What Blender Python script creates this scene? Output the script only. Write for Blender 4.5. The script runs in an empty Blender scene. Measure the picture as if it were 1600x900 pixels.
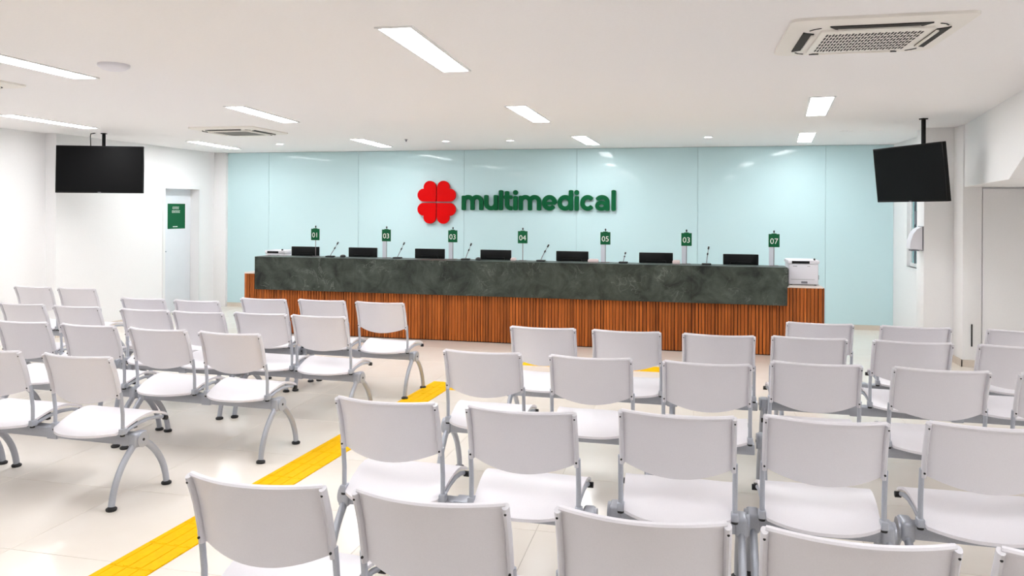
import bpy, bmesh, math, random
from mathutils import Vector, Matrix
random.seed(7)
PI = math.pi
S = bpy.context.scene
C = S.collection

# ------------------------------------------------------------------ camera, world, exposure
PSI, ROLL, EYE = 0.225, 0.0055, 1.65
cd = bpy.data.cameras.new('camera'); cam = bpy.data.objects.new('camera', cd); C.objects.link(cam)
cd.sensor_width = 36.0; cd.sensor_fit = 'HORIZONTAL'
cd.lens = 36.0 * 1198.0 / 1600.0
cd.shift_y = -121.0 / 1600.0
cd.clip_start = 0.05; cd.clip_end = 100
cam.matrix_world = Matrix.Translation((0, 0, EYE)) @ Matrix.Rotation(PSI, 4, 'Z') @ Matrix.Rotation(PI / 2, 4, 'X') @ Matrix.Rotation(ROLL, 4, 'Z')
S.camera = cam
w = bpy.data.worlds.new('world'); S.world = w; w.use_nodes = True
w.node_tree.nodes['Background'].inputs[0].default_value = (0.85, 0.93, 1.0, 1)
w.node_tree.nodes['Background'].inputs[1].default_value = 0.6
S.view_settings.view_transform = 'Standard'; S.view_settings.look = 'None'
S.view_settings.exposure = 0.87; S.view_settings.gamma = 1.0
S.view_settings.use_curve_mapping = False
PANEL_STRENGTH = 21.0
SPOT_STRENGTH = 30.0
CEIL = 2.60

# ------------------------------------------------------------------ materials
def lin(c):
    return tuple((x / 255 / 12.92 if x / 255 <= 0.04045 else ((x / 255 + 0.055) / 1.055) ** 2.4) for x in c)
def mat(name, rgb, rough=0.5, metal=0.0, spec=0.5, coat=0.0, emis=None, alpha=1.0, trans=0.0):
    m = bpy.data.materials.new(name); m.use_nodes = True
    b = m.node_tree.nodes['Principled BSDF']
    b.inputs['Base Color'].default_value = (*lin(rgb), 1)
    b.inputs['Roughness'].default_value = rough
    b.inputs['Metallic'].default_value = metal
    b.inputs['Specular IOR Level'].default_value = spec
    b.inputs['Coat Weight'].default_value = coat
    b.inputs['Coat Roughness'].default_value = 0.05
    b.inputs['Alpha'].default_value = alpha
    b.inputs['Transmission Weight'].default_value = trans
    if emis:
        b.inputs['Emission Color'].default_value = (*emis[0], 1); b.inputs['Emission Strength'].default_value = emis[1]
    return m
def nodes(m):
    return m.node_tree.nodes, m.node_tree.links, m.node_tree.nodes['Principled BSDF']
def noisy(m, scale, a, b_, detail=3, coord='Object', bump=0.0, rnd=0.0):
    """mottle the base colour between two tones with a noise texture"""
    n, l, p = nodes(m)
    tc = n.new('ShaderNodeTexCoord'); nz = n.new('ShaderNodeTexNoise'); cr = n.new('ShaderNodeValToRGB')
    nz.inputs['Scale'].default_value = scale; nz.inputs['Detail'].default_value = detail
    cr.color_ramp.elements[0].position = 0.3; cr.color_ramp.elements[1].position = 0.7
    cr.color_ramp.elements[0].color = (*lin(a), 1); cr.color_ramp.elements[1].color = (*lin(b_), 1)
    vec = tc.outputs[coord]
    if rnd:
        oi = n.new('ShaderNodeObjectInfo'); mu = n.new('ShaderNodeMath'); mu.operation = 'MULTIPLY'; mu.inputs[1].default_value = rnd
        ad = n.new('ShaderNodeVectorMath'); ad.operation = 'ADD'
        l.new(oi.outputs['Random'], mu.inputs[0]); l.new(vec, ad.inputs[0]); l.new(mu.outputs[0], ad.inputs[1]); vec = ad.outputs[0]
    l.new(vec, nz.inputs['Vector']); l.new(nz.outputs['Fac'], cr.inputs[0]); l.new(cr.outputs[0], p.inputs['Base Color'])
    if bump:
        bp = n.new('ShaderNodeBump'); bp.inputs['Strength'].default_value = bump; bp.inputs['Distance'].default_value = 0.002
        l.new(nz.outputs['Fac'], bp.inputs['Height']); l.new(bp.outputs[0], p.inputs['Normal'])
    return m

M = {}
M['wall'] = noisy(mat('white_wall_paint', (244, 243, 243), 0.65, spec=0.3), 90, (243, 242, 242), (246, 245, 245), bump=0.03)
M['ceiling'] = noisy(mat('white_ceiling_paint', (248, 246, 246), 0.8, spec=0.2), 60, (247, 245, 245), (249, 247, 247))
M['tile'] = noisy(mat('cream_porcelain', (240, 232, 222), 0.19, spec=0.42), 2.2, (238, 229, 218), (243, 236, 227), detail=5, rnd=40)
M['grout'] = mat('grout', (196, 186, 174), 0.7)
M['skirt'] = noisy(mat('beige_skirting', (222, 210, 196), 0.2), 5, (218, 206, 191), (226, 214, 201))
M['glass_wall'] = mat('aqua_back_painted_glass', (206, 234, 238), 0.45, spec=0.4, coat=0.35)
M['seam'] = mat('grey_silicone', (182, 210, 213), 0.6)
M['plastic'] = noisy(mat('white_seat_plastic', (228, 225, 230), 0.38, spec=0.4), 220, (227, 224, 229), (230, 227, 232), bump=0.02)
M['sleeve'] = mat('pale_grey_sleeve', (216, 214, 219), 0.35)
M['silver'] = noisy(mat('silver_paint', (176, 180, 190), 0.36, metal=0.25), 300, (172, 176, 186), (181, 185, 195))
M['black'] = mat('black_rubber', (22, 22, 24), 0.55)
M['screen'] = mat('black_screen', (8, 8, 9), 0.45, spec=0.1)
M['bezel'] = mat('black_bezel', (8, 8, 9), 0.4, spec=0.2)
M['screen2'] = mat('monitor_back_black', (6, 9, 10), 0.4, spec=0.2)
M['green'] = mat('green_plate', (6, 92, 54), 0.5, spec=0.2)
M['logo_green'] = mat('green_letter', (2, 92, 52), 0.55, spec=0.15)
M['logo_red'] = mat('red_letter', (222, 0, 2), 0.55, spec=0.1)
M['print'] = mat('white_print', (240, 245, 240), 0.5)
M['yellow'] = noisy(mat('yellow_tactile', (246, 190, 0), 0.6, spec=0.1), 30, (243, 186, 0), (249, 196, 2))
M['ac'] = mat('ac_panel_plastic', (244, 240, 233), 0.45)
M['dark'] = mat('dark_slot', (30, 29, 28), 0.7)
M['acgrille'] = mat('ac_grille', (150, 144, 137), 0.6)
M['frame_white'] = mat('white_enamel', (240, 240, 240), 0.4)
M['door'] = noisy(mat('pale_door_laminate', (232, 236, 241), 0.35), 3, (230, 234, 239), (234, 238, 243))
M['printer'] = mat('printer_plastic', (234, 233, 240), 0.4)
M['printer_grey'] = mat('printer_grey', (120, 120, 128), 0.5)
M['desk_top'] = mat('pale_desk_top', (232, 220, 212), 0.3)
M['acrylic'] = mat('frosted_acrylic', (222, 226, 236), 0.3, alpha=0.75)
M['pole'] = mat('steel_pole', (120, 112, 114), 0.4, metal=0.3)
M['pinkbox'] = mat('pale_card_reader', (226, 208, 208), 0.5)
M['chrome'] = mat('chrome', (200, 200, 205), 0.2, metal=1.0)
M['winglass'] = mat('teal_window_glass', (130, 188, 192), 0.08, coat=0.5)
M['led'] = mat('led_diffuser', (255, 255, 255), 0.5, emis=((0.965, 0.98, 1.0), PANEL_STRENGTH))
M['spot'] = mat('downlight_lens', (255, 255, 255), 0.5, emis=((1.0, 0.985, 0.965), SPOT_STRENGTH))

def wood():
    m = mat('walnut_slat', (170, 92, 40), 0.5, spec=0.25); n, l, p = nodes(m)
    tc = n.new('ShaderNodeTexCoord'); mp = n.new('ShaderNodeMapping'); mp.inputs['Scale'].default_value = (70, 30, 3.0)
    oi = n.new('ShaderNodeObjectInfo'); sc = n.new('ShaderNodeMath'); sc.operation = 'MULTIPLY'; sc.inputs[1].default_value = 57.0
    ad = n.new('ShaderNodeVectorMath'); ad.operation = 'ADD'
    nz = n.new('ShaderNodeTexNoise'); nz.inputs['Scale'].default_value = 1.0; nz.inputs['Detail'].default_value = 6
    cr = n.new('ShaderNodeValToRGB')
    e = cr.color_ramp.elements
    e[0].position = 0.25; e[0].color = (*lin((142, 70, 24)), 1); e[1].position = 0.75; e[1].color = (*lin((192, 106, 44)), 1)
    hs = n.new('ShaderNodeHueSaturation'); mr = n.new('ShaderNodeMapRange')
    mr.inputs['To Min'].default_value = 0.72; mr.inputs['To Max'].default_value = 1.22
    l.new(tc.outputs['Object'], mp.inputs['Vector']); l.new(oi.outputs['Random'], sc.inputs[0])
    l.new(mp.outputs[0], ad.inputs[0]); l.new(sc.outputs[0], ad.inputs[1]); l.new(ad.outputs[0], nz.inputs['Vector'])
    l.new(nz.outputs['Fac'], cr.inputs[0]); l.new(cr.outputs[0], hs.inputs['Color'])
    l.new(oi.outputs['Random'], mr.inputs['Value']); l.new(mr.outputs[0], hs.inputs['Value'])
    l.new(hs.outputs[0], p.inputs['Base Color'])
    return m
M['wood'] = wood()
M['wood_dark'] = mat('dark_backing', (40, 18, 8), 0.7)
def stone():
    m = mat('green_black_marble', (62, 70, 64), 0.35, spec=0.3); n, l, p = nodes(m)
    tc = n.new('ShaderNodeTexCoord')
    n1 = n.new('ShaderNodeTexNoise'); n1.inputs['Scale'].default_value = 4.5; n1.inputs['Detail'].default_value = 8; n1.inputs['Roughness'].default_value = 0.65; n1.inputs['Distortion'].default_value = 0.6
    cr = n.new('ShaderNodeValToRGB'); e = cr.color_ramp.elements
    e[0].position = 0.3; e[0].color = (*lin((22, 28, 24)), 1); e[1].position = 0.72; e[1].color = (*lin((80, 88, 80)), 1)
    n2 = n.new('ShaderNodeTexNoise'); n2.inputs['Scale'].default_value = 4.0; n2.inputs['Detail'].default_value = 5; n2.inputs['Distortion'].default_value = 1.6
    sb = n.new('ShaderNodeMath'); sb.operation = 'SUBTRACT'; sb.inputs[1].default_value = 0.5
    ab = n.new('ShaderNodeMath'); ab.operation = 'ABSOLUTE'
    vr = n.new('ShaderNodeValToRGB'); ve = vr.color_ramp.elements
    ve[0].position = 0.0; ve[0].color = (0.5, 0.5, 0.5, 1); ve[1].position = 0.014; ve[1].color = (0, 0, 0, 1)
    n3 = n.new('ShaderNodeTexNoise'); n3.inputs['Scale'].default_value = 2.2; n3.inputs['Detail'].default_value = 2
    mk = n.new('ShaderNodeMath'); mk.operation = 'MULTIPLY'
    gt = n.new('ShaderNodeMapRange'); gt.inputs['From Min'].default_value = 0.48; gt.inputs['From Max'].default_value = 0.62
    mx = n.new('ShaderNodeMixRGB'); mx.inputs['Color2'].default_value = (*lin((128, 134, 126)), 1)
    for t in (n1, n2, n3): l.new(tc.outputs['Object'], t.inputs['Vector'])
    l.new(n1.outputs['Fac'], cr.inputs[0]); l.new(n2.outputs['Fac'], sb.inputs[0]); l.new(sb.outputs[0], ab.inputs[0]); l.new(ab.outputs[0], vr.inputs[0])
    l.new(n3.outputs['Fac'], gt.inputs['Value']); l.new(vr.outputs[0], mk.inputs[0]); l.new(gt.outputs[0], mk.inputs[1])
    l.new(mk.outputs[0], mx.inputs['Fac']); l.new(cr.outputs[0], mx.inputs['Color1']); l.new(mx.outputs[0], p.inputs['Base Color'])
    return m
M['stone'] = stone()

# ------------------------------------------------------------------ mesh helpers
class MB:
    def __init__(s): s.v = []; s.f = []
    def add(s, vs, fs):
        o = len(s.v); s.v += [tuple(v) for v in vs]; s.f += [tuple(i + o for i in f) for f in fs]; return s
    def box(s, x0, x1, y0, y1, z0, z1):
        return s.add([(x0,y0,z0),(x1,y0,z0),(x1,y1,z0),(x0,y1,z0),(x0,y0,z1),(x1,y0,z1),(x1,y1,z1),(x0,y1,z1)],
                     [(0,3,2,1),(4,5,6,7),(0,1,5,4),(1,2,6,5),(2,3,7,6),(3,0,4,7)])
    def bbox(s, x0, x1, y0, y1, z0, z1, b=0.005, seg=2):
        bm = bmesh.new(); bmesh.ops.create_cube(bm, size=1)
        for v in bm.verts: v.co = Vector((x0 + (v.co.x + .5) * (x1 - x0), y0 + (v.co.y + .5) * (y1 - y0), z0 + (v.co.z + .5) * (z1 - z0)))
        bmesh.ops.bevel(bm, geom=bm.edges[:], offset=b, segments=seg, affect='EDGES', profile=0.5)
        bm.verts.index_update(); s.add([v.co[:] for v in bm.verts], [[v.index for v in f.verts] for f in bm.faces]); bm.free(); return s
    def tube(s, path, r, seg=10, ry=None, caps=True):
        """sweep a round (or oval: r sideways, ry across) section along a path"""
        P = [Vector(p) for p in path]; n = len(P); vs = []
        ref = None
        for i, p in enumerate(P):
            t = (P[min(i + 1, n - 1)] - P[max(i - 1, 0)]).normalized()
            if ref is None: ref = Vector((1, 0, 0)) if abs(t.x) < 0.9 else Vector((0, 1, 0))
            a = (ref - t * ref.dot(t)).normalized(); b = t.cross(a); ref = a
            for k in range(seg):
                an = 2 * PI * k / seg
                vs.append(p + a * math.cos(an) * r + b * math.sin(an) * (ry or r))
        fs = [(i * seg + k, i * seg + (k + 1) % seg, (i + 1) * seg + (k + 1) % seg, (i + 1) * seg + k) for i in range(n - 1) for k in range(seg)]
        if caps: fs += [tuple(range(seg - 1, -1, -1)), tuple((n - 1) * seg + k for k in range(seg))]
        return s.add(vs, fs)
    def lathe(s, prof, c=(0, 0, 0), seg=20):
        vs = []; n = len(prof)
        for r, z in prof:
            for k in range(seg):
                a = 2 * PI * k / seg; vs.append((c[0] + r * math.cos(a), c[1] + r * math.sin(a), c[2] + z))
        fs = [(i * seg + k, i * seg + (k + 1) % seg, (i + 1) * seg + (k + 1) % seg, (i + 1) * seg + k) for i in range(n - 1) for k in range(seg)]
        fs += [tuple(range(seg - 1, -1, -1)), tuple((n - 1) * seg + k for k in range(seg))]
        return s.add(vs, fs)
    def prism(s, poly, d0, d1, axes='xzy'):
        """extrude a 2D outline; axes names which world axis takes poly.u, poly.v, depth"""
        ix = ['xyz'.index(a) for a in axes]; n = len(poly); vs = []
        for d in (d0, d1):
            for u, v in poly:
                q = [0, 0, 0]; q[ix[0]] = u; q[ix[1]] = v; q[ix[2]] = d; vs.append(tuple(q))
        fs = [tuple(range(n)), tuple(range(2 * n - 1, n - 1, -1))] + [(k, (k + 1) % n, n + (k + 1) % n, n + k) for k in range(n)]
        return s.add(vs, fs)
    def sheet(s, fn, nu, nv, thick):
        """a curved plate of given thickness: fn(u, v) -> (point, normal)"""
        vs = []
        for sd in (0, 1):
            for j in range(nv + 1):
                for i in range(nu + 1):
                    p, nn = fn(i / nu, j / nv); vs.append(Vector(p) - Vector(nn) * thick * sd)
        W = nu + 1; N = W * (nv + 1); fs = []
        for j in range(nv):
            for i in range(nu):
                a = j * W + i
                fs.append((a, a + 1, a + W + 1, a + W)); fs.append((N + a + W, N + a + W + 1, N + a + 1, N + a))
        ring = [i for i in range(W)] + [j * W + nu for j in range(1, nv + 1)] + [nv * W + i for i in range(nu - 1, -1, -1)] + [j * W for j in range(nv - 1, 0, -1)]
        for a, b in zip(ring, ring[1:] + ring[:1]): fs.append((b, a, N + a, N + b))
        return s.add(vs, fs)
    def mesh(s, name, m, smooth=True):
        me = bpy.data.meshes.new(name); me.from_pydata(s.v, [], s.f)
        bm = bmesh.new(); bm.from_mesh(me); bmesh.ops.recalc_face_normals(bm, faces=bm.faces); bm.to_mesh(me); bm.free()
        if smooth: me.shade_smooth(); me.set_sharp_from_angle(angle=math.radians(38))
        if m is not None: me.materials.append(M[m] if isinstance(m, str) else m)
        return me
    def build(s, name, m, parent=None, loc=None):
        return put(name, s.mesh(name, m), parent, loc)
def put(name, me, parent=None, loc=None, rot=None):
    o = bpy.data.objects.new(name, me); C.objects.link(o)
    if parent is not None: o.parent = parent
    if loc is not None: o.location = loc
    if rot is not None: o.rotation_euler = rot
    return o
def empty(name, loc, rz=0.0):
    o = bpy.data.objects.new(name, None); C.objects.link(o); o.location = loc; o.rotation_euler = (0, 0, rz); o.empty_display_size = 0.1; return o
def tag(o, label, cat, group=None):
    o['label'] = label; o['category'] = cat
    if group: o['group'] = group
    return o
def struct(o, label=None):
    o['kind'] = 'structure'
    if label: o['label'] = label
    return o
def text_mesh(txt, size, depth, m):
    cu = bpy.data.curves.new('print', 'FONT'); cu.body = txt; cu.size = size; cu.extrude = depth; cu.align_x = 'CENTER'; cu.align_y = 'CENTER'; cu.offset = -size * 0.002
    t = bpy.data.objects.new('print', cu); C.objects.link(t)
    bpy.context.view_layer.update()
    me = bpy.data.meshes.new_from_object(t.evaluated_get(bpy.context.evaluated_depsgraph_get()))
    bpy.data.objects.remove(t); me.materials.clear(); me.materials.append(M[m]); me.name = 'print'
    return me

# ------------------------------------------------------------------ the room shell
XL, XL2, XR, YB, YF = -7.82, -7.98, 4.40, 11.60, -3.00
T = 0.81; JX, JY = -3.183, 3.075
fl = struct(MB().box(XL2 - .2, XR + .2, YF - .2, YB + .2, -0.12, -0.0015).build('floor', 'grout'), 'polished cream porcelain tile floor with fine grout lines')
cache = {}
def tile_mesh(wx, wy):
    k = (round(wx, 3), round(wy, 3))
    if k not in cache: cache[k] = MB().bbox(-wx/2, wx/2, -wy/2, wy/2, -0.008, 0.0, 0.0008, 1).mesh('tile', 'tile', False)
    return cache[k]
x = JX - T * 6
while x < XR:
    y = JY - T * 8
    while y < YB:
        x0, x1, y0, y1 = max(x, XL2), min(x + T, XR), max(y, YF), min(y + T, YB)
        if x1 - x0 > .03 and y1 - y0 > .03:
            put('tile', tile_mesh(x1 - x0 - .003, y1 - y0 - .003), fl, ((x0 + x1) / 2, (y0 + y1) / 2, 0))
        y += T
    x += T
struct(MB().box(XL2 - .2, XR + .2, YF - .2, YB + .2, CEIL, CEIL + .15).build('ceiling', 'ceiling'), 'plain white plastered ceiling')

wb = struct(MB().box(XL - .2, 2.95, YB + .012, YB + .2, 0, CEIL).build('wall_back', 'seam'), 'wall clad in pale aqua glass panels behind the reception')
seams = [-7.64, -6.83, -5.22, -3.43, -1.645, .145, 1.91, 2.80]
for a, b in zip(seams, seams[1:]):
    MB().bbox(a + .002, b - .002, YB, YB + .012, .07, CEIL - .004, .0015, 1).build('glass_panel', 'glass_wall', wb)
MB().box(-7.60, 2.80, YB - .006, YB + .012, 0, .07).build('baseboard_back', 'skirt').__setitem__('kind', 'structure')
# white pier at the far left corner
struct(MB().bbox(XL - .1, -7.60, 11.54, YB + .1, 0, CEIL, .004).build('trim_1', 'wall'), 'white pier between left wall and aqua glass')
# left wall with the door recess
DY0, DY1, DZ = 10.28, 11.12, 1.965
wl = MB()
wl.box(XL - .25, XL, 8.2, DY0, 0, CEIL); wl.box(XL - .25, XL, DY1, 11.60, 0, CEIL); wl.box(XL - .25, XL, DY0, DY1, DZ, CEIL)
wl.box(XL2 - .25, XL2, YF - .2, 8.2, 0, CEIL)
struct(wl.build('wall_left', 'wall'), 'long white side wall with a recessed door')
d1 = struct(empty('door_1', (XL - .15, (DY0 + DY1) / 2, 0)), 'pale door recessed in the left wall')
MB().bbox(-.04, 0, -.415, .415, .006, DZ - .006, .002).build('door_leaf', 'door', d1)
fr = MB(); 
fr.box(.15, .162, -.47, -.42, 0, DZ + .05); fr.box(.15, .162, .42, .47, 0, DZ + .05); fr.box(.15, .162, -.42, .42, DZ, DZ + .05)
fr.build('door_frame', 'frame_white', d1)
h = MB().tube([(0, -.36, .98), (.05, -.36, .98)], .009).tube([(.05, -.365, .98), (.05, -.25, .98)], .008).lathe([(.001, 0), (.022, 0), (.022, .004), (.001, .004)], (0, 0, 0)) 
h.build('door_handle', 'chrome', d1)
MB().box(XL, XL + .010, 8.2, DY0 - .05, 0, .07).build('baseboard_left', 'skirt').__setitem__('kind', 'structure')
# right side: far wall with window, stepped columns, panel wall, stair soffit
wr = MB()
WY0, WY1, WZ0, WZ1 = 9.95, 10.93, .95, 2.05
wr.box(2.80, 2.98, WY1, YB + .1, 0, CEIL); wr.box(2.80, 2.98, 9.65, WY0, 0, CEIL)
wr.box(2.80, 2.98, WY0, WY1, 0, WZ0); wr.box(2.80, 2.98, WY0, WY1, WZ1, CEIL)
struct(wr.build('wall_right_far', 'wall'), 'bright white side wall with a narrow window')
w1 = struct(empty('window_1', (2.86, (WY0 + WY1) / 2, WZ0)), 'narrow window with teal panes on the side wall')
hw = (WY1 - WY0) / 2; hh = WZ1 - WZ0
f = MB()
f.box(-.02, .03, -hw, -hw + .03, 0, hh).box(-.02, .03, hw - .03, hw, 0, hh).box(-.02, .03, -hw + .03, hw - .03, 0, .05).box(-.02, .03, -hw + .03, hw - .03, hh - .05, hh)
f.build('window_frame', 'frame_white', w1)
for a, b in ((-hw + .03, .10), (.112, .30), (.312, hw - .03)):
    MB().box(.0, .006, a, b, .05, hh - .05).build('pane', 'winglass', w1)
MB().box(-.022, .02, .10, .112, .05, hh - .05).box(-.022, .02, .30, .312, .05, hh - .05).build('mullion', 'printer_grey', w1)
MB().box(-.07, .03, -hw - .02, hw + .02, -.025, 0).build('window_sill', 'frame_white', w1)
MB().box(-.035, -.02, .19, .24, .55, .72).build('window_latch', 'printer_grey', w1)
struct(MB().bbox(2.583, 2.95, 9.40, 9.68, 0, CEIL, .004).build('trim_2', 'wall'), 'white column beside the hanging screen')
struct(MB().bbox(2.884, 3.07, 9.11, 9.45, 0, CEIL, .004).build('trim_3', 'wall'), 'white column under the stair soffit')
struct(MB().box(3.0705, XR + .2, 9.14, 9.34, 0, CEIL).build('wall_right_return', 'wall'), 'white wall beneath the stair soffit')
d2 = struct(empty('door_2', (3.85, 9.14, 0)), 'wide flush white panel door under the stair soffit')
MB().bbox(-.77, .55, -.022, 0, .005, 1.91, .002).build('door_leaf', 'wall', d2)
MB().box(2.58, 2.884, 9.39, 9.40, 0, .075).box(2.874, 2.884, 9.10, 9.39, 0, .075).box(2.874, 3.07, 9.10, 9.11, 0, .075).build('baseboard_right', 'skirt').__setitem__('kind', 'structure')
struct(MB().box(XR, XR + .2, YF - .2, 9.3, 0, CEIL).build('wall_right', 'wall'), 'white right-hand wall')
struct(MB().box(XL2 - .2, XR + .2, YF - .2, YF, 0, CEIL).build('wall_front', 'wall'), 'white wall behind the camera')
# stair soffit: bulkhead hanging from the ceiling with a rising underside
sf = MB()
def sx(y): return 2.90 + (y - 9.11) * (2.90 - 2.49) / (9.11 - 6.5)
prof = [(9.12, 1.93), (7.07, 1.93), (5.02, CEIL - .001), (9.12, CEIL - .001)]
vs = [(sx(y), y, z) for y, z in prof] + [(XR - .001, y, z) for y, z in prof]
sf.add(vs, [(0, 1, 2, 3), (7, 6, 5, 4), (0, 4, 5, 1), (1, 5, 6, 2), (2, 6, 7, 3), (3, 7, 4, 0)])
bh = sf.mesh('trim_4', 'wall', False)
struct(put('trim_4', bh), 'white boxed stair soffit under the ceiling at right')
tag(MB().bbox(-.007, .007, -.012, 0, 0, .24, .004).build('floor_bolt_handle', 'black', None, (2.975, 9.11, .22)), 'slim black vertical bar low on the white column', 'handle')

# ------------------------------------------------------------------ ceiling lights
LP = [(-1.515, 4.37, .04), (-1.52, 7.40, 0), (-4.15, 6.96, .10), (1.146, 7.33, -.11), (1.46, 10.32, -.11), (-1.333, 10.28, -.03),
      (-4.37, 10.17, .07), (-6.85, 10.12, .12), (-6.83, 7.10, .08), (-4.25, 4.12, .04),
      (-6.9, 4.1, 0), (-4.2, 1.3, 0), (-1.5, 1.4, 0), (1.15, 1.4, 0), (3.65, 4.25, 0), (3.65, 1.4, 0)]  # far-right column ending this list is unseen fill, added to brighten that side
LL = ['long panel light in the ceiling above the room centre, largest one seen whole',
      'panel light between the large centre panel and the aqua glass wall',
      'panel light beside the smaller ceiling cassette',
      'upper of the two upright panel lights left of the right screen',
      'lower upright panel light by the aqua wall at right',
      'small panel light above the end of the green lettering',
      'small panel light near the glass wall left of the red clover',
      'thin panel light against the left corner of the glass wall',
      'thin panel light above the left hanging screen',
      'panel light cut by the left frame edge beside the round ceiling dome'] + ['ceiling panel light beyond the left frame edge, over the nearest left-hand row', 'ceiling panel light overhead left of the central aisle, out of view', 'ceiling panel light directly overhead the camera, out of view', 'ceiling panel light overhead right of the camera, out of view', 'added fill panel light beyond the right frame edge, before the stair soffit', 'added fill panel light far right beside the camera, out of view']
pw, pl = .185, 1.26
fm = MB().box(-pw/2-.012, -pw/2+.006, -pl/2-.012, pl/2+.012, -.008, 0).box(pw/2-.006, pw/2+.012, -pl/2-.012, pl/2+.012, -.008, 0)
fm.box(-pw/2+.006, pw/2-.006, -pl/2-.012, -pl/2+.006, -.008, 0).box(-pw/2+.006, pw/2-.006, pl/2-.006, pl/2+.012, -.008, 0)
fm = fm.mesh('frame', 'frame_white'); dm = MB().box(-pw/2+.006, pw/2-.006, -pl/2+.006, pl/2-.006, -.004, 0).mesh('diffuser', 'led')
for i, (x, y, r) in enumerate(LP):
    e = tag(empty('ceiling_panel_light', (x, y, CEIL), r), LL[i], 'ceiling light', 'ceiling panel lights')
    put('frame', fm, e); put('diffuser', dm, e)
ringm = MB().lathe([(.052, 0), (.060, -.001), (.062, -.006), (.050, -.008), (.046, -.003)], seg=24).mesh('ring', 'frame_white')
lensm = MB().lathe([(.001, -.004), (.046, -.004), (.046, 0), (.001, 0)], seg=20).mesh('lens', 'spot')
for x, y, lb in ((-5.76, 10.07, 'small round downlight left of the desk signs'), (-2.34, 10.10, 'small round downlight above the middle of the desk'), (.25, 10.06, 'small round downlight near the right end of the glass wall'), (-3.24, 10.05, 'faint round downlight above the red clover')):
    e = tag(empty('downlight', (x, y, CEIL)), lb, 'downlight', 'round downlights over the desk')
    put('ring', ringm, e); put('lens', lensm, e)
tag(MB().lathe([(.001, -.046), (.03, -.044), (.07, -.034), (.092, -.020), (.098, -.012), (.098, 0), (.001, 0)], seg=32).build('ceiling_dome', 'printer', None, (-3.70, 4.35, CEIL)), 'shallow white round dome on the ceiling', 'ceiling sensor')
for x, y, lb in ((1.80, 9.6, 'flat round ceiling disc nearer the two upright panel lights'), (2.12, 9.6, 'flat round ceiling disc nearer the right screen')):
    tag(MB().lathe([(.001, -.010), (.055, -.008), (.075, -.003), (.078, 0), (.001, 0)], seg=24).build('ceiling_speaker', 'ceiling', None, (x, y, CEIL)), lb, 'ceiling disc', 'flat ceiling discs')
tag(MB().lathe([(.001, -.03), (.008, -.03), (.010, -.012), (.022, -.004), (.022, 0), (.001, 0)], seg=14).build('sprinkler', 'printer_grey', None, (-3.70, 9.75, CEIL)), 'tiny dark sprinkler head in the ceiling above the clover', 'sprinkler')

# ------------------------------------------------------------------ ceiling air conditioners
def ac(x, y, rz, label, z=CEIL):
    e = tag(empty('ceiling_cassette', (x, y, z), rz), label, 'air conditioner', 'ceiling cassette air conditioners')
    A = .425
    def rrect(a, r, n=5):
        o = []
        for cx, cy, a0 in ((a - r, a - r, 0), (-a + r, a - r, PI/2), (-a + r, -a + r, PI), (a - r, -a + r, 1.5 * PI)):
            for k in range(n + 1):
                t = a0 + PI/2 * k / n; o.append((cx + r * math.cos(t), cy + r * math.sin(t)))
        return o
    # stepped panel built as stacked rings
    rings = [(rrect(A, .05), 0), (rrect(A, .05), -.014), (rrect(A - .02, .05), -.022), (rrect(A - .10, .05), -.030)]
    vs = []; fs = []; n = len(rings[0][0])
    for poly, zz in rings: vs += [(u, v, zz) for u, v in poly]
    for i in range(len(rings) - 1): fs += [(i*n+k, i*n+(k+1)%n, (i+1)*n+(k+1)%n, (i+1)*n+k) for k in range(n)]
    fs += [tuple(range(n)), tuple((len(rings)-1)*n + k for k in range(n))]
    p = MB().add(vs, fs).build('panel', 'ac', e)
    for k in range(4):
        a = k * PI / 2; ca, sa = math.cos(a), math.sin(a)
        s = put('air_slot', slot_m, e, rot=(0, 0, a)); put('flap', flap_m, e, rot=(0, 0, a)); put('corner_gap', gap_m, e, rot=(0, 0, a))
    g = put('grille', grille_m, e); put('grille_slots', gslots_m, e)['kind'] = 'stuff'
    return e
slot_m = MB().prism([(-.20, .288), (.20, .288), (.235, .345), (-.235, .345)], -.0345, -.020, 'xyz').mesh('air_slot', 'dark')
flap_m = MB().bbox(-.19, .19, .288, .302, -.044, -.033, .003).mesh('flap', 'ac')
gap_m = MB().prism([(.270, .318), (.300, .300), (.318, .270), (.322, .276), (.304, .304), (.276, .322)], -.0335, -.02, 'xyz').mesh('corner_gap', 'dark')
grille_m = MB().bbox(-.265, .265, -.265, .265, -.042, -.02, .008, 2).mesh('grille', 'ac')
gs = MB()
for i in range(6):
    for j in range(30):
        xx = -.225 + .45 * j / 29; yy = -.185 + .37 * i / 5
        yy += .006 * (j % 2 * 2 - 1)
        gs.prism([(xx - .0048, yy - .024), (xx, yy - .030), (xx + .0048, yy - .024), (xx + .0048, yy + .024), (xx, yy + .030), (xx - .0048, yy + .024)], -.0428, -.041, 'xyz')
gslots_m = gs.mesh('grille_slots', 'dark', False)
ac(.92, 4.40, 0, 'large ceiling cassette air conditioner at upper right with slotted grille')
ac(-5.27, 8.28, 0, 'smaller-looking ceiling cassette air conditioner above the door side')
ac(-5.41, 4.54, 0, 'ceiling cassette air conditioner cut off by the left frame edge')

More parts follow.
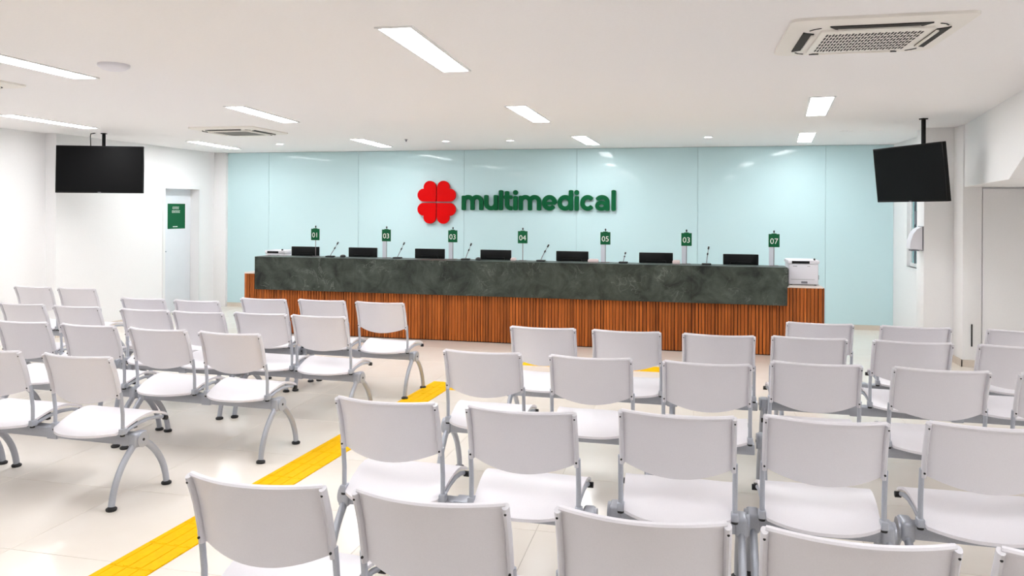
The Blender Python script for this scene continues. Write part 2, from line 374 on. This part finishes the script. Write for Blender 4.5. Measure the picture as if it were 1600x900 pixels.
# ------------------------------------------------------------------ hanging screens
def tv(c, yaw, tilt, wd, ht, rod, label, hook=False):
    e = tag(empty('hanging_screen', (c[0], c[1], c[2]), yaw), label, 'television', 'televisions hung from the ceiling')
    r = MB().bbox(-wd/2, wd/2, -.012, .03, -ht/2, ht/2, .004).build('casing', 'bezel', e); r.rotation_euler = (tilt, 0, 0)
    MB().box(-wd/2 + .012, wd/2 - .012, -.0135, -.012, -ht/2 + .018, ht/2 - .012).build('screen', 'screen', r)
    MB().box(-.018, .018, -.0145, -.012, -ht/2 + .004, -ht/2 + .012).build('badge', 'printer_grey', r)
    MB().bbox(-wd*.3, wd*.3, .03, .055, -ht*.3, ht*.3, .01).build('back_cover', 'bezel', r)
    lp = Matrix.Rotation(-yaw, 3, 'Z') @ Vector((rod[0] - c[0], rod[1] - c[1], 0))
    rd = MB().tube([(lp.x, lp.y, -.12), (lp.x, lp.y, CEIL - c[2] - .012)], .021, 14)
    rd.bbox(lp.x - .03, lp.x + .03, lp.y - .03, lp.y + .03, CEIL - c[2] - .012, CEIL - c[2], .003)
    rd.build('ceiling_rod', 'bezel', e)
    MB().tube([(lp.x, lp.y, 0), (lp.x*.5, .055, 0)], .02).build('bracket', 'bezel', e)
    if hook:
        MB().tube([(lp.x - .10, lp.y, CEIL - c[2]), (lp.x - .155, lp.y, CEIL - c[2] - .012), (lp.x - .16, lp.y, CEIL - c[2] - .05), (lp.x - .15, lp.y, .2), (lp.x - .1, lp.y, 0)], .006, 8).build('cable', 'black', e)
    return e
tv((-7.123, 8.15, 2.133), .375, -.03, 1.02, .586, (-7.20, 8.30), 'black television hung from the ceiling at left', True)
tv((2.154, 8.35, 2.04), -1.14, .11, .98, .565, (2.31, 8.44), 'black television hung from the ceiling at right, turned inward')

# ------------------------------------------------------------------ reception desk
FY = 9.27
desk = tag(empty('reception_desk', (-2.15, FY, 0)), 'long reception desk of walnut slats with a dark stone counter front', 'reception desk')
ox = 2.15
DX0, DX1 = -5.80, 1.50
MB().box(DX0 + ox, DX1 + ox, 0, .70, 0, .785).build('carcass', 'wood_dark', desk)
MB().bbox(DX0 + ox - .004, DX1 + ox + .004, -.024, .72, .785, .803, .003).build('desk_top', 'desk_top', desk)
sl = {}
for wd in (.026, .031, .036): sl[wd] = MB().bbox(-wd/2, wd/2, -.022, 0, .012, .785, .002, 1).mesh('slat', 'wood')
x = DX0 + .002
while x < DX1 - .02:
    wd = random.choice((.026, .031, .031, .036)); wd = wd if x + wd < DX1 else .026
    put('slat', sl[wd], desk, (x + wd/2 + ox, 0, 0)); x += wd + random.choice((.006, .006, .009))
for xs in (DX0, DX1):   # slats on the two desk ends
    for k in range(17):
        put('slat', sl[.036], desk, (xs + ox, .03 + .04 * k, 0), (0, 0, PI/2 if xs > 0 else -PI/2))
SX = [-5.61, -4.17, -2.06, .05, 1.112]
for a, b in zip(SX, SX[1:]):
    MB().bbox(a + ox + .0008, b + ox - .0008, -.09, -.066, .585, 1.02, .0015, 1).build('stone_panel', 'stone', desk)
MB().bbox(-5.61 + ox, 1.112 + ox, -.0655, .24, 1.0, 1.02, .0015, 1).build('counter_top', 'stone', desk)
MB().box(-5.61 + ox + .01, 1.112 + ox - .01, -.065, -.025, .59, 1.0).box(-5.61 + ox + .01, 1.112 + ox - .01, .20, .235, .803, 1.0).build('counter_core', 'wood_dark', desk)
for xs in (-5.61, 1.112):
    MB().bbox(xs + ox - .012, xs + ox + .012, -.0655, .24, .80, 1.0, .0015, 1).build('end_panel', 'stone', desk)

# monitors, seen from behind
mons = [(-5.304, -4.906), (-4.469, -4.048), (-3.514, -3.107), (-2.616, -2.211), (-1.616, -1.217), (-.57, -.182), (.435, .822)]
ords = ['first', 'second', 'third', 'fourth', 'fifth', 'sixth', 'last']
mw = .415; k = 9.72 / 9.6
pm = MB().bbox(-mw/2, mw/2, -.012, .018, -.125, .125, .006).mesh('casing', 'screen2')
bm_ = MB().prism([(-.15, -.10), (.15, -.10), (.12, .03), (-.12, .03)], -.032, -.011, 'xzy').mesh('bulge', 'screen2')
nm = MB().bbox(-.03, .03, -.028, -.010, -.215, -.05, .004).mesh('stand_neck', 'bezel')
bs = MB().bbox(-.11, .11, -.09, .09, -.2055, -.194, .004).mesh('stand_base', 'bezel')
vent = MB().box(-.14, .14, -.0335, -.031, -.012, -.006).mesh('vent', 'printer_grey')
for i, (a, b) in enumerate(mons):
    e = tag(empty('computer_monitor', ((a + b) / 2 * k, 9.74, .803 + .2055), 0), 'black computer monitor seen from behind, %s from the left on the desk' % ords[i], 'monitor', 'monitors on the reception desk')
    put('casing', pm, e); b_ = put('bulge', bm_, e); put('vent', vent, b_); put('stand_neck', nm, e); put('stand_base', bs, e)
# number signs on the counter
signs = [(-4.948, '01'), (-3.915, '03'), (-2.99, '03'), (-2.055, '04'), (-.998, '05'), (-.01, '03'), (1.007, '07')]
plate = MB().bbox(-.0615, .0615, -.004, .004, .218, .372, .003).mesh('plate', 'green')
polem = MB().tube([(0, .010, .006), (0, .010, .385)], .0045, 8).mesh('pole', 'pole')
basem = MB().bbox(-.05, .05, -.035, .045, 0, .006, .002).mesh('base', 'pole')
knobm = MB().lathe([(.001, 0), (.008, .002), (.010, .014), (.008, .026), (.001, .030)], (0, .010, .385), 12).mesh('knob', 'black')
clipm = MB().bbox(-.028, .028, -.005, .008, .370, .379, .002).mesh('clip', 'green')
acm = MB().box(-.055, -.006, .002, .006, .006, .22).mesh('acrylic_panel', 'acrylic')
sk = 9.42 / 9.6
nmesh = {}
sl_lab = ['green 01 counter sign at the left end of the desk', 'green 03 counter sign second from the left on the desk', 'green 03 counter sign just below the red clover', 'green 04 counter sign in the middle of the desk', 'green 05 counter sign right of the middle of the desk', 'green 03 counter sign second from the right on the desk', 'green 07 counter sign nearest the large printer']
for i, (x, t) in enumerate(signs):
    e = tag(empty('counter_sign', (x * sk, 9.42, 1.0205)), sl_lab[i], 'sign', 'numbered green counter signs')
    p = put('plate', plate, e); put('pole', polem, e); put('base', basem, e); put('knob', knobm, e); put('clip', clipm, e)
    if i not in (0, 3): put('acrylic_panel', acm, e)
    if t not in nmesh: nmesh[t] = text_mesh(t, .092, .0006, 'print')
    put('number', nmesh[t], p, (0, -.005, .285), (PI/2, 0, 0))
# gooseneck microphones
mics = [(-4.726, -4.609, 1.208), (-3.756, -3.658, 1.218), (-2.814, -2.737, 1.219), (-1.817, -1.715, 1.218), (-.774, -.747, 1.137), (.229, .254, 1.224)]
mk = 9.36 / 9.6
mbase = MB().bbox(-.055, .055, -.04, .04, 0, .018, .007, 2).mesh('base', 'black')
for i, (x0, x1, z1) in enumerate(mics):
    e = tag(empty('gooseneck_microphone', (x0 * mk, 9.36, 1.0205)), 'gooseneck microphone right of the %s monitor' % ords[i], 'microphone', 'microphones on the counter')
    dx = (x1 - x0) * mk; dz = EYE - (EYE - z1) * mk - 1.0205
    put('base', mbase, e)
    def q(t): return (dx * (t ** 1.25), .02 * math.sin(PI * t), .016 + (dz - .016) * t)
    MB().tube([q(t) for t in (0, .2, .4, .55)], .0045, 8).build('stem', 'printer_grey', e)
    MB().tube([q(t) for t in (.55, .7, .85)], .0028, 8).build('gooseneck', 'pole', e)
    MB().tube([q(t) for t in (.5, .53, .58, .62)], .0085, 10).build('joint', 'black', e)
    MB().tube([q(t) for t in (.85, .88, .97, 1.0)], .0095, 10).build('head', 'black', e)
# small desk items
def dev(x0, x1, z0, z1, y, m, label, name, cat, grp=None):
    kk = y / 9.6
    hgt = (z1 - z0)
    tag(MB().bbox(-(x1-x0)/2, (x1-x0)/2, -.05, .05, 0, hgt, min(.008, hgt*.3)).bbox(-(x1-x0)*.4, (x1-x0)*.4, -.04, .03, hgt - .001, hgt + .006, .002).build(name, m, None, ((x0+x1)/2*kk, y, 1.0205)), label, cat, grp)
dev(-.175, -.085, 0, .04, 9.40, 'pinkbox', 'pale card reader right of the sixth monitor', 'card_reader', 'card reader', 'card readers on the counter')
dev(-1.21, -1.085, 0, .035, 9.40, 'pinkbox', 'pale card reader right of the fifth monitor', 'card_reader', 'card reader', 'card readers on the counter')
dev(-2.205, -2.145, 0, .03, 9.40, 'pinkbox', 'small pale card reader right of the fourth monitor', 'card_reader', 'card reader', 'card readers on the counter')
for x, lb in ((-4.545, 'black computer mouse left of the second monitor'), (-2.645, 'black computer mouse left of the fourth monitor')):
    v = MB().lathe([(.001, 0), (.03, 0), (.036, .008), (.033, .02), (.022, .030), (.001, .034)], seg=16)
    v.v = [(a, b * 1.4, c) for a, b, c in v.v]
    tag(v.build('computer_mouse', 'black', None, (x * .978, 9.40, 1.0205)), lb, 'mouse', 'mice on the counter')
# printers
def printer(x, y, z, wd, dp, ht, label, flip=False):
    e = tag(empty('laser_printer', (x, y, z)), label, 'printer', 'printers on the desk')
    MB().bbox(-wd/2, wd/2, -dp/2, dp/2, .008, ht * .84, .012).build('body', 'printer', e)
    t = MB().bbox(-wd/2 - .012, wd/2 + .012, -dp/2 - .006, dp/2, ht * .84, ht, .014)
    o = t.build('lid', 'printer', e)
    MB().bbox(-wd*.40, wd*.20, -dp/2 - .009, -dp/2 + .02, ht*.86, ht*.96, .004).build('output_slot', 'bezel', e)
    MB().bbox(wd*.34, wd*.39, -dp/2 + .0, -dp/2 + .03, ht - .002, ht + .02, .004).build('lever', 'black', e)
    MB().box(-wd*.36, -wd*.22, -dp/2 - .0015, -dp/2 + .01, ht*.745, ht*.765).box(wd*.12, wd*.22, -dp/2 - .0015, -dp/2 + .01, ht*.75, ht*.765).build('marking', 'printer_grey', e)
    MB().bbox(-wd*.08, wd*.13, -dp/2 - .004, -dp/2 + .01, .022, .045, .004).build('tray_handle', 'printer_grey', e)
    MB().box(-wd*.5 + .02, wd*.5 - .04, -dp/2 - .0015, -dp/2 + .002, .066, .069).build('tray_line', 'printer_grey', e)
    MB().bbox(wd/2 - .02, wd/2 + .012, -dp/2 + .05, -dp/2 + .09, ht*.22, ht*.40, .004).build('side_latch', 'black', e)
    for sx_ in (-1, 1):
        for sy_ in (-1, 1): MB().lathe([(.014, 0), (.014, .010)], (sx_*(wd/2-.03), sy_*(dp/2-.03), 0), 10).build('foot', 'black', e)
printer(1.315, 9.59, .803, .325, .36, .292, 'large white printer at the right end of the reception desk')
printer(-5.585, 9.80, .803, .29, .30, .275, 'white printer behind the left end of the stone counter')

# ------------------------------------------------------------------ wall logo
LY = YB - .0
lg = tag(empty('clover_emblem', (-3.868, LY, 1.775)), 'red four-petal clover emblem on the aqua glass wall', 'emblem')
def petal(sx_, sz_):
    g = .008; o = [(0, .012), (.0, .228)]
    c1, c2, r = (-.104, .228), (-.205, .105), .103
    for k in range(0, 13): 
        a = k * math.radians(190) / 12; o.append((c1[0] + r * math.cos(a), c1[1] + r * math.sin(a)))
    for k in range(0, 13):
        a = math.radians(88) + k * math.radians(182) / 12; o.append((c2[0] + r * math.cos(a), c2[1] + r * math.sin(a)))
    o += [(-.012, .002), (-.003, .005)]
    return [(sx_ * (-(-u) - g) if sx_ > 0 else -(u - g), sz_ * (v + g)) for u, v in o]
for a in (1, -1):
    for b in (1, -1):
        MB().prism(petal(a, b), -.06, -.02, 'xzy').build('petal', 'logo_red', lg)
MB().tube([(.1, -.021, .1), (.1, -.0005, .1)], .008, 8).tube([(-.1, -.021, -.1), (-.1, -.0005, -.1)], .008, 8).tube([(.1, -.021, -.1), (.1, -.0005, -.1)], .008, 8).tube([(-.1, -.021, .1), (-.1, -.0005, .1)], .008, 8).build('standoff', 'chrome', lg)

WD = .066
NS = [0]
def ribbon(mb, pts, wd=WD, d0=-.055, d1=-.015):
    NS[0] = (NS[0] + 1) % 5; d0 -= .0009 * NS[0]; d1 += .0004 * NS[0]
    P = [Vector(p) for p in pts]; n = len(P); L = []; R = []
    for i in range(n):
        t0 = (P[i] - P[i-1]).normalized() if i > 0 else (P[1] - P[0]).normalized()
        t1 = (P[i+1] - P[i]).normalized() if i < n - 1 else t0
        t = (t0 + t1).normalized(); nn = Vector((-t.y, t.x)); s_ = wd / 2 / max(.5, t.dot(t1))
        L.append(P[i] + nn * s_); R.append(P[i] - nn * s_)
    def endcap(p, t, nrm):
        return [p + nrm * wd/2 * math.cos(a) + t * .014 * math.sin(a) for a in [PI * k / 6 for k in range(1, 6)]]
    t_end = (P[-1] - P[-2]).normalized(); t_st = (P[0] - P[1]).normalized()
    poly = L + endcap(P[-1], t_end, Vector((-t_end.y, t_end.x))) + R[::-1] + endcap(P[0], t_st, Vector((-t_st.y, t_st.x)))
    # strip of quads keeps concave shapes valid
    vs = []; fs = []
    for d in (d0, d1):
        vs += [(p.x, d, p.y) for p in L] + [(p.x, d, p.y) for p in R]
    m_ = 2 * n
    for i in range(n - 1):
        fs += [(i, i+1, n+i+1, n+i), (m_+i+1, m_+i, m_+n+i, m_+n+i+1), (i, m_+i, m_+i+1, i+1), (n+i+1, m_+n+i+1, m_+n+i, n+i)]
    fs += [] if (P[0] - P[-1]).length < 1e-4 else [(0, n, m_+n, m_), (n-1, m_+n-1, m_+2*n-1, 2*n-1)]
    mb.add(vs, fs)
    if (P[0] - P[-1]).length < 1e-4: return
    for p, t in ((P[-1], t_end), (P[0], t_st)):
        nrm = Vector((-t.y, t.x)); cp = [p + nrm * wd/2] + endcap(p, t, nrm) + [p - nrm * wd/2]
        mb.prism([(c.x, c.y) for c in cp], d0, d1, 'xzy')
def arc(cx, cy, rx, ry, a0, a1, n=14):
    return [(cx + rx * math.cos(math.radians(a0 + (a1 - a0) * k / n)), cy + ry * math.sin(math.radians(a0 + (a1 - a0) * k / n))) for k in range(n + 1)]
e_ = .014
def letter(ch, wd):
    mb = MB(); h = WD / 2
    if ch == 'm':
        c1, c3 = h, wd - h; c2 = wd / 2; r = (c2 - c1) / 2
        ribbon(mb, [(c1, e_), (c1, .24 - e_ - .01)])
        ribbon(mb, [(c1, .10)] + arc(c1 + r, .24 - h - r, r, r, 180, 0) + [(c2, e_)])
        ribbon(mb, [(c2, .10)] + arc(c2 + r, .24 - h - r, r, r, 180, 0) + [(c3, e_)])
    elif ch == 'u':
        r = (wd - WD) / 2
        ribbon(mb, [(h, .24 - e_)] + arc(h + r, h + r, r, r, 180, 360) + [(wd - h, .24 - e_)]); ribbon(mb, [(wd - h, .2), (wd - h, e_)])
    elif ch == 'l': ribbon(mb, [(h, e_), (h, .315 - e_)])
    elif ch == 't':
        ribbon(mb, [(.052, .30 - e_), (.052, .10)] + arc(.052 + .062, .095, .062, .062, 180, 265, 8) + [(wd - e_, h)]); ribbon(mb, [(e_, .205), (wd - e_, .205)], .058)
    elif ch == 'i':
        ribbon(mb, [(h, e_), (h, .225 - e_)])
        mb.prism([(h + .038 * math.cos(2*PI*k/20), .277 + .038 * math.sin(2*PI*k/20)) for k in range(20)], -.055, -.015, 'xzy')
    elif ch == 'e':
        r = (wd - WD) / 2
        ribbon(mb, [(h + .01, .112), (wd - h, .112)], .044)
        ribbon(mb, arc(wd/2, .12, r, .12 - h, 355, 672 - 360 + 0, 4)[0:0] + arc(wd/2, .12, r, .12 - h, 0, 318, 24))
    elif ch == 'd':
        r = (wd - WD) / 2 - .004
        ribbon(mb, arc(h + r, .12, r, .12 - h, 0, 360, 26)); ribbon(mb, [(wd - h, e_), (wd - h, .315 - e_)])
    elif ch == 'c':
        r = (wd - WD) / 2 + .006
        ribbon(mb, arc(h + r, .12, r, .12 - h, 42, 318, 22))
    elif ch == 'a':
        ribbon(mb, arc(wd * .49, .14, wd * .49 - h * .9, .24 - h - .14, 150, 0, 12) + [(wd - h, e_)])
        ribbon(mb, arc(wd * .44, .078, wd * .44 - h * .95, .078 - h * .88, 0, 360, 22), .056)
    return mb
px2x = lambda p: -3.456 + (p - 722) * .010017
ws = tag(empty('wall_lettering', (-2.25, LY, 1.652)), 'raised green lettering reading multimedical on the aqua glass wall', 'lettering')
for ch, a, b in (('m', 722, 757), ('u', 758.5, 780.3), ('l', 782, 788.6), ('t', 789.8, 803.6), ('i', 805, 811.6), ('m', 813.5, 848.7), ('e', 850, 873), ('d', 874, 898), ('i', 900, 906.8), ('c', 908.7, 930), ('a', 931, 953), ('l', 955.7, 962.4)):
    xa, xb = px2x(a), px2x(b)
    o = letter(ch, xb - xa); o.v = [(p[0] + xa + 2.25, p[1], p[2] * 1.0) for p in o.v]
    o.tube([((xa + xb) / 2 + 2.25, -.016, .03), ((xa + xb) / 2 + 2.25, -.0005, .03)], .006, 6)
    o.build('letter', 'logo_green', ws)

# ------------------------------------------------------------------ door poster, dispenser
ps = tag(empty('door_poster', (XL - .1495, 10.76, 1.33)), 'green poster with white print on the recessed door', 'poster')
MB().box(0, .002, -.215, .215, 0, .40).build('sheet', 'green', ps)
pr = MB()
for z, segs in ((.315, ((-.095, .035), (-.053, .03), (-.016, .035), (.026, .035))), (.255, ((-.11, .03), (-.075, .02), (-.048, .03), (-.012, .028), (.022, .028), (.056, .03)))):
    for y, wd in segs:
        pr.box(.002, .0026, y, y + .009, z, z + .036); pr.box(.002, .0026, y, y + wd, z + .028, z + .036); pr.box(.002, .0026, y, y + wd * .8, z, z + .008)
for y, wd in ((-.09, .05), (-.035, .06)): pr.box(.002, .0026, y, y + wd, .028, .040)
pr.build('print', 'print', ps)
ds = tag(empty('towel_dispenser', (2.583, 9.50, 1.23)), 'white curved paper dispenser on the side of the white column', 'dispenser')
o = [(0, 0), (-.125, .012), (-.135, .03), (-.130, .10), (-.105, .18), (-.065, .235), (-.02, .26), (0, .262)]
v = MB().prism(o, -.085, .085, 'xzy'); v.build('cover', 'printer', ds)
MB().box(-.012, 0, -.09, .09, -.006, .268).build('back_plate', 'printer_grey', ds)
MB().bbox(-.12, -.03, -.05, .05, -.012, .004, .004).build('outlet', 'printer_grey', ds)

# ------------------------------------------------------------------ yellow tactile paths
tp = MB().bbox(-.124, .124, -.124, .124, 0, .003, .0008, 1)
for k in range(4): tp.bbox(-.105 + .07 * k - .016, -.105 + .07 * k + .016, -.118, .118, .0025, .0052, .001, 1)
tpm = tp.mesh('tactile_tile', 'yellow', False)
def path(x0, y0, ang, n, label):
    e = tag(empty('tactile_path', (x0, y0, 0.0002), ang), label, 'tactile paving', 'yellow tactile paths')
    for k in range(n): put('tactile_tile', tpm, e, (0, .25 * k, 0))
path(-2.255, 6.905, -.0577 + PI, 23, 'long yellow tactile strip running up the central aisle')
path(-2.05, 6.86, -PI/2 + .01, 5, 'short yellow tactile branch turning right behind the third right-hand row')
path(-1.60, 8.13, -PI/2, 8, 'yellow tactile band just in front of the desk')

# ------------------------------------------------------------------ beam seating
PR = [(.40, .088), (.50, .088), (.611, .072), (.73, .042), (.80, .014), (.834, -.002)]
def fwd(z):
    for (a, fa), (b, fb) in zip(PR, PR[1:]):
        if z <= b: 
            t = (z - a) / (b - a); return fa + (fb - fa) * t
    return PR[-1][1]
def fs_(z):   # smoothed profile
    return (fwd(z - .02) + 2 * fwd(z) + fwd(min(z + .02, .834))) / 4
HWB = .221
def back_fn(u, v):
    x = (u * 2 - 1) * HWB; q = 1 - (x / HWB) ** 2
    zb = .600 - .042 * q; z = zb + (.832 - zb) * v
    y = fs_(z) - .058 * q
    n = Vector((-.116 * x / HWB / HWB * 1.0, 1, .35)).normalized()
    return (x, y, z), n
bk = MB().sheet(back_fn, 16, 8, -.013)
# rolled top lip
bk.tube([(x, back_fn((x / HWB + 1) / 2, 1)[0][1] + .007, .828) for x in [HWB * (i / 8 - 1) for i in range(17)]], .0095, 8)
BACK = bk.mesh('backrest', 'plastic')
def seat_fn(u, v):
    s = u * 2 - 1
    hwid = .214 + .023 * v ** .5
    x = s * hwid
    yr = -.045 + .105 * abs(s) ** 2.4
    yf = .462 - .02 * s * s
    y = yr + (yf - yr) * v
    zc = .405 + .054 * math.sin(min(1, v / .62) * PI / 2) ** 1.3
    if v > .62: zc -= .040 * ((v - .62) / .38) ** 2
    zc -= .016 * (1 - s * s) * math.sin(PI * min(1, v * 1.05))
    if v < .12: zc -= .006 * (1 - v / .12)
    return (x, y, zc), Vector((0, 0, 1))
SEAT = MB().sheet(seat_fn, 14, 16, .013).mesh('seat', 'plastic')
def post_mesh(s): return MB().tube([(s * .232, fs_(z), z) for z in (.402, .45, .50, .55, .60, .625)], .0105, 10).mesh('post', 'silver')
def sleeve_mesh(s):
    mb = MB().tube([(s * .226, fs_(z) - .002, z) for z in (.592, .61, .65, .69, .73, .77, .80, .818, .826)], .0105, 10, ry=.016)
    return mb.mesh('sleeve', 'sleeve')
def screw_mesh(s): 
    mb = MB().tube([(s * .227, fs_(.612) - .018, .612), (s * .227, fs_(.612) - .0225, .612)], .0042, 8)
    return mb.mesh('screw', 'black')
def screw2_mesh(s): return MB().tube([(s * .227, fs_(.805) - .016, .806), (s * .227, fs_(.805) - .020, .806)], .0038, 8).mesh('top_screw', 'black')
def ferrule_mesh(s): return MB().bbox(s * .232 - .015, s * .232 + .015, .070, .112, .385, .420, .006).tube([(s*.232 , .09, .40), (s * .20, .10, .40)], .009, 8).mesh('post_bracket', 'silver')
def fcap_mesh(s): return MB().lathe([(.001, 0), (.013, .001), (.014, .008), (.012, .012)], (s * .232, .086, .375), 10).mesh('bracket_cap', 'black')
def stube_mesh(s): return MB().tube([(s * .222, .088, .392), (s * .221, .13, .396), (s * .221, .20, .412), (s * .222, .29, .420), (s * .224, .37, .413), (s * .226, .425, .398)], .0105, 10).mesh('seat_rail', 'silver')
def scap_mesh(s): return MB().tube([(s * .225, .422, .396), (s * .246, .422, .396), (s * .250, .422, .396)], .0135, 10).mesh('rail_cap', 'black')
PARTS = {s: dict(post=post_mesh(s), sleeve=sleeve_mesh(s), screw=screw_mesh(s), top_screw=screw2_mesh(s), post_bracket=ferrule_mesh(s), bracket_cap=fcap_mesh(s), seat_rail=stube_mesh(s), rail_cap=scap_mesh(s)) for s in (-1, 1)}
BRK = MB().bbox(-.16, .16, .10, .13, .368, .408, .003).bbox(-.16, .16, .26, .285, .368, .412, .003).mesh('seat_support', 'black')
def quad(a, b, c, n=9):
    return [((1-t)**2 * a[0] + 2*(1-t)*t * b[0] + t*t * c[0], (1-t)**2 * a[1] + 2*(1-t)*t * b[1] + t*t * c[1]) for t in [k / n for k in range(n + 1)]]
RL = MB().tube([(0, y, z) for y, z in quad((.175, .325), (.015, .215), (-.012, .022))], .0165, 12, ry=.020).mesh('rear_leg', 'silver')
FL = MB().tube([(0, y, z) for y, z in quad((.205, .330), (.395, .215), (.42, .022))], .0165, 12, ry=.020).mesh('front_leg', 'silver')
FOOT = MB().lathe([(.001, 0), (.026, 0), (.029, .004), (.029, .013), (.020, .019), (.014, .022), (.014, .030), (.001, .030)], seg=16).mesh('foot', 'black')
def bracket_mesh(s):
    mb = MB()
    mb.bbox(-.026, .026, .135, .235, .296, .378, .012, 3)
    ring = [( .19 + .044 * math.cos(2*PI*k/20), .335 + .044 * math.sin(2*PI*k/20)) for k in range(20)]
    mb.prism(ring, s * .020, s * .034, 'yzx')
    return mb.mesh('leg_bracket', 'silver')
BR = {s: bracket_mesh(s) for s in (-1, 1)}
BCAP = {s: MB().prism([(.19 + .008 * math.cos(2*PI*k/14), .335 + .008 * math.sin(2*PI*k/14)) for k in range(14)], s * .0335, s * .0362, 'yzx').mesh('bracket_bolt', 'black') for s in (-1, 1)}
SLV = MB().bbox(-.035, .035, .140, .226, .301, .371, .004).mesh('beam_joint', 'silver')

def bench(x, y, hd, xs, label, cat='bench', legs='both', grp=None, ov=(.262, .262)):
    """xs: seat centres relative to x (metres, to the right); hd: heading, 0 looks along +Y"""
    n = len(xs)
    nm = {1: 'single_beam_seat', 2: 'two_seat_bench', 3: 'three_seat_bench'}[n]
    e = tag(empty(nm, (x, y, 0), -hd), label, cat, grp)
    L = xs[0] - ov[0]; R = xs[-1] + ov[1]
    MB().bbox(L, R, .145, .220, .306, .366, .006).build('beam', 'silver', e)
    for sxx in xs:
        st = put('seat', SEAT, e, (sxx, 0, 0)); b = put('backrest', BACK, e, (sxx, 0, 0)); put('seat_support', BRK, st)
        for s in (-1, 1):
            for nme in ('seat_rail', 'rail_cap', 'post_bracket', 'bracket_cap'): put(nme, PARTS[s][nme], st)
            for nme in ('post', 'sleeve', 'screw', 'top_screw'): put(nme.replace('top_', ''), PARTS[s][nme], b)
    for a, b in zip(xs, xs[1:]): put('beam_joint', SLV, e, ((a + b) / 2, 0, 0))
    where = [(L, -1), (R, 1)]
    if legs == 'inner': where = [(L, -1), ((xs[-2] + xs[-1]) / 2, 1)]
    for lx, s in where:
        bo = put('leg_bracket', BR[s], e, (lx, 0, 0)); put('bracket_bolt', BCAP[s], bo)
        r = put('leg', RL, e, (lx, 0, 0)); put('foot', FOOT, r, (0, -.012, 0))
        f_ = put('leg', FL, e, (lx, 0, 0)); put('foot', FOOT, f_, (0, .42, 0))
    return e
G = 'white beam seats facing the reception desk'
def row(seats, hd, label, **k):
    """seats: world (x, y) of each back's top centre"""
    n = len(seats); cx = sum(s[0] for s in seats) / n; cy = sum(s[1] for s in seats) / n
    xs = [((s[0] - cx) * math.cos(hd) - (s[1] - cy) * math.sin(hd)) for s in seats]
    bench(cx, cy, hd, xs, label, grp=G, **k)
HR, HL = 0.012, 0.037
O1 = (.25, .25); O2 = (.25, .214); O3 = (.214, .25)
# right block, nearest row first
row([(-1.272, 2.08), (-.715, 2.085)], HR, 'two-seat white bench at the aisle end of the nearest right-hand row')
row([(-.118, 2.086)], HR, 'single white beam seat at the bottom centre of the frame')
row([(.425, 2.078)], HR, 'single white beam seat at the bottom edge between bottom centre and the right corner')
row([(.975, 2.085)], HR, 'white beam seat just showing at the bottom right corner of the frame')
row([(-1.262, 3.077), (-.668, 3.103)], HR, 'two-seat white bench at the aisle end of the second right-hand row')
row([(-.038, 3.174)], HR, 'single white beam seat in the second right-hand row, left of the narrow gap')
row([(.538, 3.229)], HR, 'single white beam seat in the second right-hand row, right of the narrow gap')
row([(1.152, 3.285), (1.75, 3.285)], HR, 'white bench at the right frame edge in the second right-hand row')
row([(-1.158, 4.267), (-.527, 4.280), (.106, 4.311)], HR, 'three-seat white bench on the aisle side of the third right-hand row', legs='inner')
row([(.684, 4.36), (1.298, 4.415), (1.892, 4.45)], HR, 'three-seat white bench on the right side of the third right-hand row')
row([(-.985, 5.262), (-.404, 5.279), (.206, 5.286)], HR, 'three-seat white bench of the fourth right-hand row standing before the wooden slats', legs='inner')
row([(.778, 5.282), (1.396, 5.303), (2.00, 5.32)], HR, 'three-seat white bench on the right side of the fourth right-hand row')
row([(.954, 5.95), (1.60, 6.02), (2.29, 6.04)], HR, 'three-seat white bench farthest back at right, nearest the white columns')
# left block, nearest row first
row([(-3.93, 3.64), (-3.305, 3.61)], HL, 'two-seat white bench at the left frame edge, nearest of the left-hand rows', ov=O1)
row([(-4.673, 4.600), (-4.094, 4.575)], HL, 'two-seat white bench at the left frame edge in the second left-hand row', ov=O1)
row([(-3.507, 4.535), (-2.945, 4.52)], HL, 'two-seat white bench on the aisle in the second left-hand row', ov=O1)
row([(-5.53, 5.44), (-4.967, 5.423)], HL, 'two-seat white bench at the left frame edge in the third left-hand row')
row([(-4.29, 5.39), (-3.785, 5.38)], HL, 'two-seat white bench in the middle of the third left-hand row', ov=O2)
row([(-3.27, 5.42), (-2.76, 5.42)], HL, 'two-seat white bench on the aisle in the third left-hand row', ov=O3)
row([(-4.83, 6.04), (-4.26, 6.04)], HL, 'two-seat white bench in the fourth left-hand row, in line with the recessed door', ov=O2)
row([(-3.775, 6.32)], HL, 'single white beam seat of the fourth left-hand row, below the left end of the desk', ov=(.205, .25))
row([(-3.218, 6.36), (-2.648, 6.345)], HL, 'two-seat white bench on the aisle, nearest the reception desk at left', ov=O1)
row([(-6.63, 6.66), (-6.073, 6.625)], HL, 'two-seat white bench farthest back at left, below the hanging screen')
row([(-5.15, 3.70), (-4.56, 3.675)], HL, 'two-seat white bench beyond the left frame edge, only its leg showing', ov=O1)
